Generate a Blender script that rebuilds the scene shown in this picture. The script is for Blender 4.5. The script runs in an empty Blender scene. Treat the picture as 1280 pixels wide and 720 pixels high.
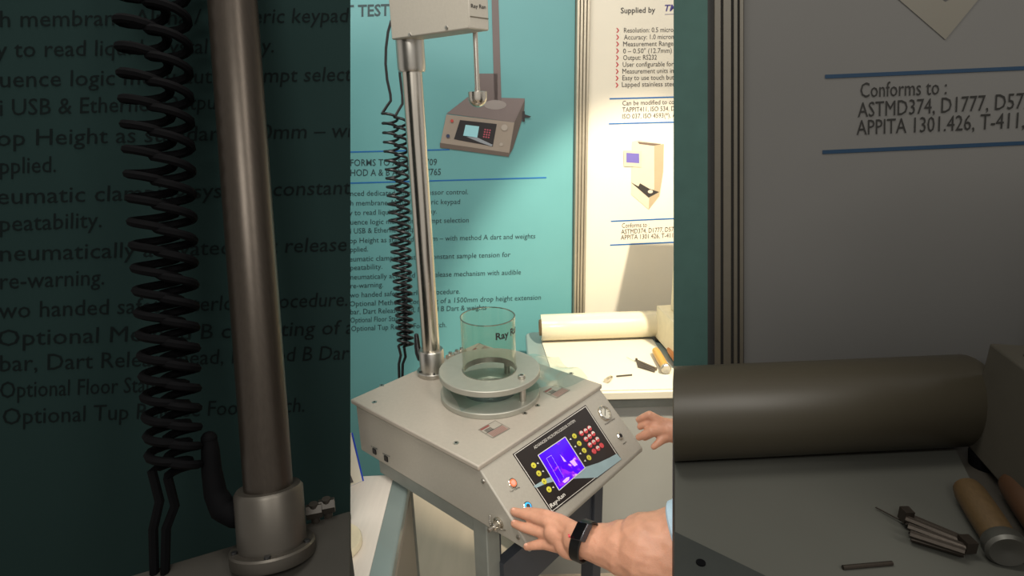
import bpy, bmesh, math, random
from mathutils import Vector, Matrix
random.seed(7)
SC = bpy.context.scene
COL = SC.collection

# ---------------------------------------------------------------- camera
F = 720.0
PITCH, ROLL = math.radians(17.5), math.radians(-1.3)
CAM = Vector((0, 0, 1.63))
fw = Vector((0, math.cos(PITCH), -math.sin(PITCH)))
rt0 = Vector((1, 0, 0)); up0 = rt0.cross(fw)
rt = math.cos(ROLL)*rt0 + math.sin(ROLL)*up0
up = -math.sin(ROLL)*rt0 + math.cos(ROLL)*up0
cd = bpy.data.cameras.new('camera'); cam = bpy.data.objects.new('camera', cd); COL.objects.link(cam)
cd.sensor_width = 36; cd.lens = F/1280*36; cd.clip_start = .02
cam.matrix_world = Matrix(((rt.x, up.x, -fw.x, CAM.x), (rt.y, up.y, -fw.y, CAM.y), (rt.z, up.z, -fw.z, CAM.z), (0, 0, 0, 1)))
SC.camera = cam

# ---------------------------------------------------------------- world and light
w = bpy.data.worlds.new('hall_light'); SC.world = w; w.use_nodes = True
w.node_tree.nodes['Background'].inputs[0].default_value = (1.0, .96, .90, 1)
w.node_tree.nodes['Background'].inputs[1].default_value = .52
SC.view_settings.view_transform = 'Standard'; SC.view_settings.look = 'None'
SC.view_settings.exposure = 0.0; SC.view_settings.gamma = 1

def aim(o, tgt):
    o.rotation_euler = (Vector(tgt)-o.location).to_track_quat('-Z', 'Y').to_euler()
def area(name, loc, tgt, sx, sy, power, col):
    l = bpy.data.lights.new(name, 'AREA'); l.shape = 'RECTANGLE'; l.size = sx; l.size_y = sy; l.energy = power; l.color = col
    o = bpy.data.objects.new(name, l); COL.objects.link(o); o.location = loc; aim(o, tgt); return o
def spot(name, loc, tgt, ang, blend, power, col, rad=.05):
    l = bpy.data.lights.new(name, 'SPOT'); l.spot_size = math.radians(ang); l.spot_blend = blend; l.energy = power; l.color = col
    l.shadow_soft_size = rad
    o = bpy.data.objects.new(name, l); COL.objects.link(o); o.location = loc; aim(o, tgt); return o
area('ceiling_light', (-.5, .7, 3.3), (0, 1.4, .8), .9, .5, 32, (1, .96, .88))
area('cheek_fill', (-.12, -.55, 2.3), (-.15, 1.2, .8), .5, .3, 15, (1, .97, .9))  # added fill above the camera, brightens the tester's left cheek
area('hall_light', (1.3, -.6, 2.9), (.1, 1.6, .9), .5, 1.2, 28, (1, .95, .87))
spot('stand_spotlight', (1.0, .7, 3.0), (.50, 2.2, .78), 35, .40, 480, (1, .89, .70), .03)

# ---------------------------------------------------------------- geometry helpers
ID = lambda x, y: (x, y)
ML = lambda x, y: ((x-438)*3.168, (y-360)*3.168+360)          # enlarges centre positions for the added left bay
MR = lambda x, y: (1280-(842-x)*3.168, (y-360)*3.168+360)     # same enlargement for the added right bay
def ray(x, y): return (x-640)*rt-(y-360)*up+F*fw
def W(x, y, d): return CAM+ray(x, y)*(d/F)
def Z(x, y, z):
    r = ray(x, y); return CAM+r*((z-CAM.z)/r.z)
class Plane:
    def __init__(s, p, n): s.p = Vector(p); s.n = Vector(n).normalized()
    def at(s, x, y, off=0.0):
        r = ray(x, y); return CAM+r*((s.p+s.n*off-CAM).dot(s.n)/r.dot(s.n))

def lin(c): c /= 255; return c/12.92 if c <= .04045 else ((c+.055)/1.055)**2.4
def rgb(r, g, b): return (lin(r), lin(g), lin(b), 1)
MATS = {}
def mat(name, col, rough=.5, metal=0, var=.06, scale=30, bump=0, bscale=200, stretch=None, emit=0, sss=0, coat=0, spec=.5, clear=0):
    if name in MATS: return MATS[name]
    m = bpy.data.materials.new(name); m.use_nodes = True; nt = m.node_tree; N = nt.nodes; L = nt.links
    b = N['Principled BSDF']; out = N['Material Output']
    c = rgb(*col)
    tc = N.new('ShaderNodeTexCoord'); mp = N.new('ShaderNodeMapping'); L.new(tc.outputs['Object'], mp.inputs[0])
    if stretch: mp.inputs['Scale'].default_value = stretch
    nz = N.new('ShaderNodeTexNoise'); nz.inputs['Scale'].default_value = scale; nz.inputs['Detail'].default_value = 3
    L.new(mp.outputs[0], nz.inputs['Vector'])
    rp = N.new('ShaderNodeValToRGB')
    rp.color_ramp.elements[0].position = .3; rp.color_ramp.elements[1].position = .7
    rp.color_ramp.elements[0].color = tuple(v*(1-var) for v in c[:3])+(1,)
    rp.color_ramp.elements[1].color = tuple(min(1, v*(1+var)) for v in c[:3])+(1,)
    L.new(nz.outputs['Fac'], rp.inputs[0]); L.new(rp.outputs[0], b.inputs['Base Color'])
    b.inputs['Roughness'].default_value = rough; b.inputs['Metallic'].default_value = metal
    b.inputs['Specular IOR Level'].default_value = spec; b.inputs['Coat Weight'].default_value = coat
    if bump:
        n2 = N.new('ShaderNodeTexNoise'); n2.inputs['Scale'].default_value = bscale; n2.inputs['Detail'].default_value = 4
        L.new(mp.outputs[0], n2.inputs['Vector']); bp = N.new('ShaderNodeBump'); bp.inputs['Strength'].default_value = bump
        bp.inputs['Distance'].default_value = .002; L.new(n2.outputs['Fac'], bp.inputs['Height']); L.new(bp.outputs[0], b.inputs['Normal'])
    if sss:
        b.inputs['Subsurface Weight'].default_value = sss; b.inputs['Subsurface Radius'].default_value = (.01, .004, .002); b.inputs['Subsurface Scale'].default_value = .5
    if emit:
        L.new(rp.outputs[0], b.inputs['Emission Color']); b.inputs['Emission Strength'].default_value = emit
    if clear:
        tr = N.new('ShaderNodeBsdfTransparent'); tr.inputs[0].default_value = c
        mx = N.new('ShaderNodeMixShader'); fr = N.new('ShaderNodeMath'); fr.operation = 'MULTIPLY'; fr.inputs[1].default_value = .55; lw = N.new('ShaderNodeLayerWeight'); pw = N.new('ShaderNodeMath'); pw.operation = 'POWER'; pw.inputs[1].default_value = 4
        L.new(lw.outputs['Facing'], pw.inputs[0]); L.new(pw.outputs[0], fr.inputs[0])
        ad = N.new('ShaderNodeMath'); ad.operation = 'ADD'; ad.inputs[1].default_value = clear; ad.use_clamp = True
        L.new(fr.outputs[0], ad.inputs[0]); L.new(ad.outputs[0], mx.inputs[0]); L.new(tr.outputs[0], mx.inputs[1]); L.new(b.outputs[0], mx.inputs[2])
        gb = N.new('ShaderNodeBsdfGlossy'); gb.inputs['Roughness'].default_value = rough; L.new(gb.outputs[0], mx.inputs[2])
        if bump: L.new(bp.outputs[0], gb.inputs['Normal'])
        L.new(mx.outputs[0], out.inputs['Surface'])
    MATS[name] = m; return m

def wpos(o):
    v = Vector((0, 0, 0))
    while o: v += o.location; o = o.parent
    return v

class MB:
    """collects shapes given in world positions; build() links them as one mesh object"""
    def __init__(s): s.b = bmesh.new()
    def poly(s, pts, ext):
        vs = [s.b.verts.new(p) for p in pts]; vs2 = [s.b.verts.new(Vector(p)+Vector(ext)) for p in pts]; n = len(pts)
        fs = [s.b.faces.new(vs), s.b.faces.new(vs2[::-1])]
        for i in range(n): fs.append(s.b.faces.new((vs[i], vs2[i], vs2[(i+1) % n], vs[(i+1) % n])))
        bmesh.ops.recalc_face_normals(s.b, faces=fs); return s
    def flat(s, pts):
        s.b.faces.new([s.b.verts.new(p) for p in pts]); return s
    def box(s, c, ax, ay, az):
        c, ax, ay, az = map(Vector, (c, ax, ay, az))
        return s.poly([c-ax-ay-az, c+ax-ay-az, c+ax+ay-az, c-ax+ay-az], az*2)
    def rings(s, rings, closed=False, cap=True):
        R = [[s.b.verts.new(p) for p in r] for r in rings]; fs = []; n = len(R[0])
        for i in range(len(R)-(0 if closed else 1)):
            a, b = R[i], R[(i+1) % len(R)]
            for j in range(n): fs.append(s.b.faces.new((a[j], a[(j+1) % n], b[(j+1) % n], b[j])))
        if cap and not closed:
            fs.append(s.b.faces.new(R[0][::-1])); fs.append(s.b.faces.new(R[-1]))
        bmesh.ops.recalc_face_normals(s.b, faces=fs); return s
    def lathe(s, c, axis, prof, seg=32, cap=True, closed=False, sx=1.0):
        c = Vector(c); ax = Vector(axis).normalized(); a = ax.orthogonal().normalized(); b = ax.cross(a)
        return s.rings([[c+ax*h+(a*math.cos(t)+b*math.sin(t))*max(r, 1e-5) for t in [2*math.pi*k/seg for k in range(seg)]] for r, h in prof], closed, cap)
    def cyl(s, p0, p1, r, r1=None, seg=24):
        p0, p1 = Vector(p0), Vector(p1); return s.lathe(p0, p1-p0, [(r, 0), (r if r1 is None else r1, (p1-p0).length)], seg)
    def disc(s, c, n, r, h, seg=24, bev=0):
        pr = [(r, 0), (r, h-bev), (r-bev, h)] if bev else [(r, 0), (r, h)]
        return s.lathe(c, n, pr, seg)
    def tube(s, pts, r, seg=6, cap=True):
        pts = [Vector(p) for p in pts]; rs = []; nrm = None
        for i, p in enumerate(pts):
            t = (pts[min(i+1, len(pts)-1)]-pts[max(i-1, 0)]).normalized()
            nrm = t.orthogonal().normalized() if nrm is None else (nrm-t*nrm.dot(t)).normalized()
            b = t.cross(nrm); rr = r[i] if isinstance(r, (list, tuple)) else r
            rs.append([p+(nrm*math.cos(a)+b*math.sin(a))*rr for a in [2*math.pi*k/seg for k in range(seg)]])
        return s.rings(rs, False, cap)
    def ball(s, c, rx, ax=(1, 0, 0), ay=(0, 1, 0), az=(0, 0, 1), ry=None, rz=None, u=20, v=12):
        ax, ay, az = [Vector(q).normalized() for q in (ax, ay, az)]; ry = ry or rx; rz = rz or rx; c = Vector(c)
        return s.rings([[c+ax*rx*math.sin(p)*math.cos(t)+ay*ry*math.sin(p)*math.sin(t)+az*rz*math.cos(p) for t in [2*math.pi*k/u for k in range(u)]] for p in [math.pi*(k+.02)/(v+.04) for k in range(v+1)]])
    def cut(s, p, n):
        g = s.b.verts[:]+s.b.edges[:]+s.b.faces[:]
        bmesh.ops.bisect_plane(s.b, geom=g, plane_co=p, plane_no=n, clear_outer=True); return s
    def build(s, name, m, parent=None, label=None, cat=None, group=None, kind=None, bevel=0, sharp=35, origin=None):
        me = bpy.data.meshes.new(name)
        if parent is not None: org = wpos(parent)
        elif origin is not None: org = Vector(origin)
        else:
            vs = [v.co for v in s.b.verts]
            org = Vector((sum(v.x for v in vs)/len(vs), sum(v.y for v in vs)/len(vs), min(v.z for v in vs)))
        for v in s.b.verts: v.co -= org
        s.b.to_mesh(me); s.b.free(); me.materials.append(m)
        o = bpy.data.objects.new(name, me); COL.objects.link(o)
        if parent is not None: o.parent = parent
        else: o.location = org
        me.shade_smooth(); me.set_sharp_from_angle(angle=math.radians(sharp))
        if bevel:
            bv = o.modifiers.new('bevel', 'BEVEL'); bv.width = bevel; bv.segments = 2; bv.limit_method = 'ANGLE'; bv.angle_limit = math.radians(40)
        return tag(o, label, cat, group, kind)
def tag(o, label=None, cat=None, group=None, kind=None):
    for k, v in (('label', label), ('category', cat), ('group', group), ('kind', kind)):
        if v: o[k] = v
    return o
def thing(name, loc, label, cat, group=None):
    o = bpy.data.objects.new(name, None); COL.objects.link(o); o.location = loc; o.empty_display_size = .05
    return tag(o, label, cat, group)

# --- printed lettering: flat mesh letters laid on a plane
def letters(s, bold=0, shear=0):
    cu = bpy.data.curves.new('lettering', 'FONT'); cu.body = s; cu.offset = bold; cu.shear = shear; cu.resolution_u = 2
    o = bpy.data.objects.new('lettering', cu)
    me = bpy.data.meshes.new_from_object(o)
    bpy.data.objects.remove(o); bpy.data.curves.remove(cu); return me
def width(s, bold=0):
    me = letters(s, bold); x = max((v.co.x for v in me.vertices), default=0); bpy.data.meshes.remove(me); return x
def write(mb, pl, s, p0, p1, cap, M=ID, hidden='', bold=0, off=.0012, shear=0):
    """s runs from pixel p0 to pixel p1 on plane pl; `hidden` is the start of the line that lies left of p0"""
    full = hidden+s; me = letters(full, bold, shear)
    xs = [v.co.x for v in me.vertices]; x1 = max(xs); x0 = min(xs) if not hidden else width(hidden+'i', bold)-.1
    A = pl.at(*M(*p0), off); B = pl.at(*M(*p1), off); sx = (B-A).length/(x1-x0); ex = (B-A).normalized()
    ey = pl.n.cross(ex).normalized()
    U = pl.at(*M(p0[0], p0[1]-cap), off); sy = abs((U-A).dot(ey))/.70
    if pl.n.z == 0 and abs(pl.n.y) > .9: ey = (U-A).normalized(); sy = (U-A).length/.70
    vs = [mb.b.verts.new(A+ex*(v.co.x-x0)*sx+ey*v.co.y*sy) for v in me.vertices]
    for p in me.polygons:
        try: mb.b.faces.new([vs[i] for i in p.vertices])
        except ValueError: pass
    bpy.data.meshes.remove(me)
def stripe(mb, pl, p0, p1, th, M=ID, off=.0012):
    a, b = M(*p0), M(*p1); k = 1 if M is ID else 3.168
    mb.flat([pl.at(a[0], a[1]+th*k/2, off), pl.at(b[0], b[1]+th*k/2, off), pl.at(b[0], b[1]-th*k/2, off), pl.at(a[0], a[1]-th*k/2, off)])
def shape(mb, pl, pts, M=ID, off=.0012, th=0):
    P = [pl.at(*M(*p), off) for p in pts]
    if th: mb.poly(P, -pl.n*th)
    else: mb.flat(P)
def circ(cx, cy, r, n=20, ry=None): return [(cx+r*math.cos(2*math.pi*k/n), cy+(ry or r)*math.sin(2*math.pi*k/n)) for k in range(n)]

# ---------------------------------------------------------------- materials; the darker copies have the added bays' dimming put into colour
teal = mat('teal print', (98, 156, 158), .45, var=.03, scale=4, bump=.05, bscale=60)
teal_d = mat('dimmed teal print', (22, 36, 35), .85, var=.03, scale=4, spec=.05)  # banner teal again, with the dimming put into its colour
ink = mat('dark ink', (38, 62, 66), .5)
ink_d = mat('dimmed ink', (10, 16, 16), .85, spec=.05)
blue = mat('blue ink', (20, 98, 165), .5)
blue_d = mat('dimmed blue ink', (12, 36, 56), .6, spec=.2)
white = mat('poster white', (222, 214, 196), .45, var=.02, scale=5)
white_d = mat('dimmed poster white', (79, 78, 76), .8, var=.02, scale=5, spec=.15)  # poster white darkened in the colour for the right bay
grey_ink = mat('grey ink', (70, 66, 62), .5)
grey_ink_d = mat('dimmed grey ink', (26, 25, 23), .6, spec=.15)
red_ink = mat('red ink', (190, 45, 60), .5)
purple_ink = mat('purple ink', (70, 60, 125), .5)
alu = mat('anodised aluminium', (188, 178, 158), .38, .6, var=.04, scale=60)
alu_d = mat('dimmed aluminium', (70, 65, 55), .5, .2, var=.04, scale=60)
groove = mat('groove shadow gap', (92, 84, 70), .7)
groove_d = mat('dimmed groove', (20, 18, 15), .8)
paint = mat('grey textured paint', (166, 160, 148), .42, var=.03, scale=200, bump=.12, bscale=900)
paint_top = mat('grey satin paint', (172, 163, 150), .38, var=.03, scale=120, bump=.08, bscale=900)
steel = mat('polished steel', (205, 198, 186), .22, 1, var=.06, scale=40, stretch=(6, 6, .3))
steel_b = mat('brushed steel', (190, 186, 178), .34, 1, var=.06, scale=40, bump=.05, bscale=120)
ring_alu = mat('satin aluminium ring', (172, 170, 158), .45, .5, var=.03, scale=60, bump=.05, bscale=300)
steel_d = mat('dimmed steel', (54, 48, 42), .36, .75, var=.08, scale=40, stretch=(6, 6, .3))  # column steel copied with dimming in the colour
black = mat('black rubber', (16, 16, 17), .4)
black_d = mat('dimmed black rubber', (4, 4, 5), .8, spec=.05)
blackp = mat('black overlay film', (42, 36, 34), .35)
swoosh_m = mat('pale blue print', (150, 172, 176), .4)
dkgrey = mat('dark grey paint', (132, 135, 128), .5)
slate = mat('slate paint', (60, 64, 72), .45)
tabw = mat('white laminate', (226, 216, 204), .35, var=.03, scale=14, stretch=(12, 1, 1))
tabg = mat('grey green table rim', (128, 140, 136), .3, var=.04, scale=10, coat=.4)
skirt_m = mat('grey skirt board', (160, 160, 154), .55, var=.05, scale=3)
floor_m = mat('greige floor', (182, 168, 150), .6, var=.06, scale=2.5, stretch=(8, 1, 1))
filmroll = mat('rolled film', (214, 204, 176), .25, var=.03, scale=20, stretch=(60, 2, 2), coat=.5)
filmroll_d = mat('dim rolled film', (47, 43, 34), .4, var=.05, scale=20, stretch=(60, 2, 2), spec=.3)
paper = mat('white paper', (212, 205, 186), .5, var=.01)
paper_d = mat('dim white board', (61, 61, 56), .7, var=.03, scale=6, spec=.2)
card = mat('brown cardboard', (150, 125, 92), .8)
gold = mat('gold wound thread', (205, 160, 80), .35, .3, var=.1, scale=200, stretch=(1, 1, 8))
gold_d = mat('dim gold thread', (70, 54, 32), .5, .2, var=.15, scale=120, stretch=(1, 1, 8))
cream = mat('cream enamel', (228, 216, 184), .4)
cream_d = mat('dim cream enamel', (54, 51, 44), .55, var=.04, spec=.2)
skin = mat('skin', (206, 150, 122), .48, var=.09, scale=45, bump=.25, bscale=420, sss=.12)
cloth = mat('pale blue cotton', (190, 215, 232), .8, var=.05, scale=300, bump=.3, bscale=600)
clear = mat('clear acrylic', (250, 251, 247), .06, clear=.02)
film_m = mat('clear plastic film', (222, 236, 234), .18, clear=.10, bump=.5, bscale=30)
redk = mat('red key', (205, 72, 76), .4); whitek = mat('white key', (232, 222, 212), .4)
yellowk = mat('yellow key', (214, 205, 70), .4)
glow_r = mat('lit red ring', (255, 120, 80), .4, emit=.5); glow_b = mat('lit blue ring', (60, 170, 255), .4, emit=1.0)
white_ink = mat('white ink', (225, 220, 210), .5)

def scr():
    m = bpy.data.materials.new('blue violet screen'); m.use_nodes = True; N = m.node_tree.nodes; L = m.node_tree.links
    b = N['Principled BSDF']; b.inputs['Roughness'].default_value = .15; b.inputs['Base Color'].default_value = (.02, .005, .1, 1)
    tc = N.new('ShaderNodeTexCoord'); nz = N.new('ShaderNodeTexNoise'); nz.inputs['Scale'].default_value = 34; nz.inputs['Detail'].default_value = 2
    nz.inputs['Distortion'].default_value = 1.2
    L.new(tc.outputs['Object'], nz.inputs['Vector']); r = N.new('ShaderNodeValToRGB'); e = r.color_ramp.elements
    e[0].position = .0; e[0].color = (.055, .0, .95, 1); e[1].position = .56; e[1].color = (.09, .0, 1, 1)
    x = r.color_ramp.elements.new(.64); x.color = (.45, .03, .85, 1); x = r.color_ramp.elements.new(.72); x.color = (1, .6, 1, 1)  # violet and pale patches paint bits of reflection into the screen glow
    L.new(nz.outputs['Fac'], r.inputs[0]); L.new(r.outputs[0], b.inputs['Emission Color']); b.inputs['Emission Strength'].default_value = 1.0
    return m
screen_m = scr()

# ---------------------------------------------------------------- the setting
wx = Vector((.9874, .158, 0)); wn = Vector((.158, -.9874, 0))
wp = Vector((.1, 2.28, 0))
wall = Plane(wp, wn)
def onwall(x, z, off=0): return wp+wx*x+wn*off+Vector((0, 0, z))
MB().box(onwall(0, 1.5, -.045), wx*2.6, wn*.03, (0, 0, 1.5)).build('wall_back', mat('wall board', (170, 165, 155), .6), kind='structure')
MB().box((0, 1.0, -.02), (3, 0, 0), (0, 3, 0), (0, 0, .02)).build('floor', floor_m, kind='structure')

# left printed banner of the rear wall
TXT = [('TEST', 'DART IMPACT T ', (449, 20.5), (487, 19.3), 14.5, .02), ]
LINES = [
 ('FORMS TO ASTM D1709', 'CON', (438, 207.5), (546, 206.5), 8.4, .004), ('HOD A & B AND ISO 7765', 'MET', (438, 220), (551, 218.8), 8.4, .004),
 ('nced dedicated microprocessor control.', 'Adva', (438, 245), (585, 242.8), 6.6, 0), ('h membrane Alpha / Numeric keypad', 'Wit', (438, 257), (575, 255), 6.6, 0),
 ('y to read liquid crystal display.', 'Eas', (437, 269), (546, 267), 6.6, 0), ('uence logic menu auto prompt selection', 'Seq', (438, 280.8), (586, 278), 6.6, 0),
 ('i USB & Ethernet Output', 'Wif', (438, 292), (526, 289.3), 6.6, 0), ('op Height as standard 660mm – with method A dart and weights', 'Dr', (437, 304), (669, 298), 6.6, 0),
 ('pplied.', 'su', (438, 315), (460, 314.2), 6.6, 0), ('eumatic clamping system, constant sample tension for', 'Pn', (437, 327), (638, 321), 6.6, 0),
 ('peatability.', 're', (438, 337.8), (478, 336), 6.6, 0), ('neumatically activated dart release mechanism with audible', 'P', (438, 349.5), (651, 343), 6.6, 0),
 ('re-warning.', 'p', (438, 360.5), (479, 358.6), 6.6, 0), ('wo handed safety interlock procedure.', 'T', (438, 372), (575, 367), 6.6, 0),
 ('Optional Method B consisting of a 1500mm drop height extension', '', (437, 383), (676, 374.5), 6.6, 0), ('bar, Dart Release head, Method B Dart & weights', '', (438, 393), (608, 387), 6.6, 0),
 ('Optional Floor Stand', '', (438, 403.5), (502, 400.8), 6.6, 0), ('Optional Tup Release Foot Switch.', '', (439, 414), (558, 408.8), 6.6, 0)]
bx1 = (wall.at(716.5, 250)-wp).dot(wx)
bn = thing('banner', onwall(-.8, 0, 0), 'bright teal printed banner with text and picture of a tester, behind the machine', 'banner')
MB().poly([onwall(-1.6, 0.02), onwall(bx1, 0.02), onwall(bx1, 2.7), onwall(-1.6, 2.7)], -wn*.012).build('panel', teal, bn)
for s, hid, p0, p1, cap, bo in TXT+LINES:
    t = MB(); write(t, wall, s, p0, p1, cap, hidden=hid, bold=bo); t.build('text_line', ink, bn)
for a, b in (((400, 191), (562, 187)), ((400, 230), (683, 222))): t = MB(); stripe(t, wall, a, b, 1.6); t.build('blue_line', blue, bn)
def pic(pl, name, items, parent, M=ID):
    o0 = None
    for i, (nm, col, pts) in enumerate(items):
        mb = MB()
        for q in (pts if isinstance(pts[0], list) else [pts]): shape(mb, pl, q, M, off=.0014+.0004*i)
        o = mb.build(nm, mat('print '+str(col), col, .5, var=.02), parent if o0 is None else o0)
        if o0 is None: o0 = o
kp = [circ(606.5+3*c-r*.6, 162+3*r+.4*c, 1.1, 8) for c in range(3) for r in range(4)]
pic(wall, 'machine', [
 ('machine_picture', (118, 106, 104), [(558, 142), (585, 121), (656, 123), (655, 140), (643, 153)]),
 ('printed_column', (106, 94, 92), [[(614, -20), (622.5, -20), (627, 132), (618, 132)], [(598, 92), (622, 92), (622, 127), (598, 126)]]),
 ('printed_flange', (142, 134, 130), circ(619, 131, 14, 20, 6)),
 ('printed_front', (148, 136, 124), [(558, 143), (643, 153), (636, 194), (550, 181)]),
 ('printed_side', (88, 78, 72), [(643, 153), (656, 125), (655, 142), (641, 186), (636, 195)]),
 ('printed_lip', (98, 86, 78), [(550, 178.5), (636, 191), (636, 196), (550, 184.5)]),
 ('printed_overlay', (36, 32, 34), [(575, 150), (621, 155), (616, 183), (567.5, 174)]),
 ('printed_display', (150, 205, 215), [(582, 156), (599, 158), (596.5, 172), (579, 169.5)]),
 ('printed_keypad', (170, 80, 95), kp),
 ('printed_swoosh', (140, 145, 152), [(583, 171), (597, 172), (616, 181), (614, 183), (600, 178)]),
 ('printed_dial', (165, 155, 145), circ(630.5, 159.5, 4, 16)), ('printed_socket', (165, 155, 145), circ(626.5, 180.5, 2.2, 10)),
 ('printed_button', (180, 70, 65), circ(565, 151, 2, 10)),
 ('printed_knob', (50, 60, 90), circ(560, 170, 2.4, 10)),
 ('printed_plug', (45, 42, 42), [[(653, 139), (656, 139), (656, 152), (653, 152)], [(656, 143), (664, 145.5), (662, 147), (656, 147)]]),
], bn)

# aluminium post between banner and poster
px0 = bx1; px1 = (wall.at(732, 250)-wp).dot(wx)
tr = MB()
n = 4; ww = (px1-px0)/n
for i in range(n):
    tr.box(onwall(px0+ww*(i+.55), 1.35, .010), wx*ww*.40, wn*.012, (0, 0, 1.35))
trim = tr.build('trim_1', alu, kind='structure', bevel=.002)
MB().box(onwall((px0+px1)/2, 1.35, -.006), wx*(px1-px0)/2, wn*.005, (0, 0, 1.35)).build('groove', groove, trim)

# white poster
po = thing('poster', onwall(px1+.6, 0), 'large white technical poster with red chevrons, right of the aluminium post', 'poster')
MB().poly([onwall(px1, .02), onwall(px1+1.3, .02), onwall(px1+1.3, 2.7), onwall(px1, 2.7)], -wn*.012).build('panel', white, po)
RL = [('Supplied by', (776, 16.5), (819, 15.5), 7, .012)]
BUL = [('Resolution: 0.5 microns', 780, 40.8, 848), ('Accuracy: 1.0 microns', 780, 49.5, 845), ('Measurement Range:', 779, 58, 843), ('0 – 0.50" (12.7mm) available', 779, 66.8, 868), ('Output: RS232', 779, 75, 821), ('User configurable for', 778.5, 83.6, 842), ('Measurement units in', 778, 92, 842), ('Easy to use touch button', 778, 100.3, 852), ('Lapped stainless steel', 777.5, 108.6, 845)]
PT = [('Can be modified to conform', (778, 131.8), (860, 129.5), 5.9, 0), ('TAPPIT411, ISO 534, DIN', (778, 140), (850, 138), 5.9, 0), ('ISO 037, ISO 4593(*), AS', (778, 148.3), (848, 146.5), 5.9, 0)]
CF = [('Conforms to :', (777.5, 284.8), (811.5, 283.5), 5.9, 0), ('ASTMD374, D1777, D572', (776.5, 292.6), (845, 289), 5.9, 0), ('APPITA 1301.426, T-411, T-551', (776, 299.6), (860, 296), 5.9, 0)]
for s, p0, p1, cap, bo in RL+PT+CF+[(s, (x, y), (x1, y-(x1-x)*.014), 6.2, 0) for s, x, y, x1 in BUL]:
    t = MB(); write(t, wall, s, p0, p1, cap, bold=bo); t.build('text_line', grey_ink, po)
for i in range(9):
    t = MB()
    x, y = 769.5+(.8-i*.12), 38+i*8.55
    shape(t, wall, [(x, y-3), (x+1.6, y-3), (x+3.8, y), (x+1.6, y+3), (x, y+3), (x+2.2, y)]); t.build('chevron', red_ink, po)
for a, b in (((762, 123.5), (870, 120.6)), ((761, 154.8), (870, 152)), ((763.5, 276.6), (870, 272)), ((762.5, 306.4), (870, 301.5))): t = MB(); stripe(t, wall, a, b, 1.6); t.build('blue_line', blue, po)
t = MB(); write(t, wall, 'TMI', (831, 14), (850, 13.3), 8, bold=.02, shear=.25); stripe(t, wall, (831, 18), (860, 17.2), .5); t.build('emblem', purple_ink, po)
PIC = [('instrument_picture', (208, 194, 168), [(790, 177), (799, 175), (830, 180), (829, 215), (825, 245), (811, 262), (789, 243)]),
 ('printed_cavity', (110, 92, 78), [[(797, 177), (826, 180), (824, 183), (799, 180)]]),
 ('printed_shade', (172, 154, 124), [(818, 182), (830, 180), (829, 215), (824, 245), (811, 262), (812, 240), (818, 236)]),
 ('printed_gap', (50, 46, 44), [(789, 228), (798, 233), (800, 229), (812, 236), (824, 240), (811, 247)]),
 ('printed_anvil', (205, 190, 170), circ(813, 239.5, 3.2, 14, 2.2)),
 ('printed_case', (196, 184, 160), [(779.5, 188), (802, 189), (802, 209), (780, 208)]),
 ('printed_display', (105, 95, 165), [(783, 191), (799, 192), (799, 204), (783, 203)])]
pic(wall, 'instrument', PIC, po)

# ---------------------------------------------------------------- rear table
tt = .75
rtab = thing('table', (.7, 1.9, 0), 'white table with grey rim under the film roll, behind the machine', 'table')
def rect(x0, x1, y0, y1): return [(x0, y0), (x1, y0), (x1, y1), (x0, y1)]
top = MB(); r = .035; pts = []
for cx, cy, a0 in ((.05+r, 2.19-r, 90), (.05+r, 1.66+r, 180), (1.35-r, 1.66+r, 270), (1.35-r, 2.19-r, 0)):
    for k in range(7):
        a = math.radians(a0+15*k); pts.append((cx+r*math.cos(a), cy+r*math.sin(a)))
top.poly([Vector((x, y, tt-.03)) for x, y in pts], (0, 0, .03)); top.build('tabletop', tabg, rtab, bevel=.006)
MB().box((.7, 1.70, .345), (.62, 0, 0), (0, .012, 0), (0, 0, .345)).build('skirt_board', skirt_m, rtab)
MB().box((.7, 1.688, .70), (.63, 0, 0), (0, .008, 0), (0, 0, .019)).build('apron', dkgrey, rtab)
for x, y in ((.1, 1.73), (.1, 2.14), (1.3, 1.73), (1.3, 2.14)): MB().cyl((x, y, 0), (x, y, tt-.03), .018).build('leg', alu, rtab)
pp = [Z(665, 430, tt), Z(815, 424, tt), Z(823, 441, tt), Z(850, 482, tt), Z(745, 484, tt), Z(700, 475, tt)]
mt = MB(); yf = 1.665
mt.poly([Vector((.11, 2.10, tt+.0005)), Vector((Z(815, 424, tt).x, Z(815, 424, tt).y, tt+.0005)), Vector((Z(838, 460, tt).x, Z(838, 460, tt).y, tt+.0005)), Vector((.62, yf+.02, tt+.0005)), Vector((.62, yf, tt+.0005)), Vector((.14, yf, tt+.0005))], (0, 0, .003))
mt.build('table_mat', paper, label='bright white board lying on the grey-rimmed table behind the machine', cat='board')
MB().box((.70, 1.658, .738), (.60, 0, 0), (0, .006, 0), (0, 0, .0145)).build('edge_lip', paper, rtab, bevel=.004)
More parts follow.
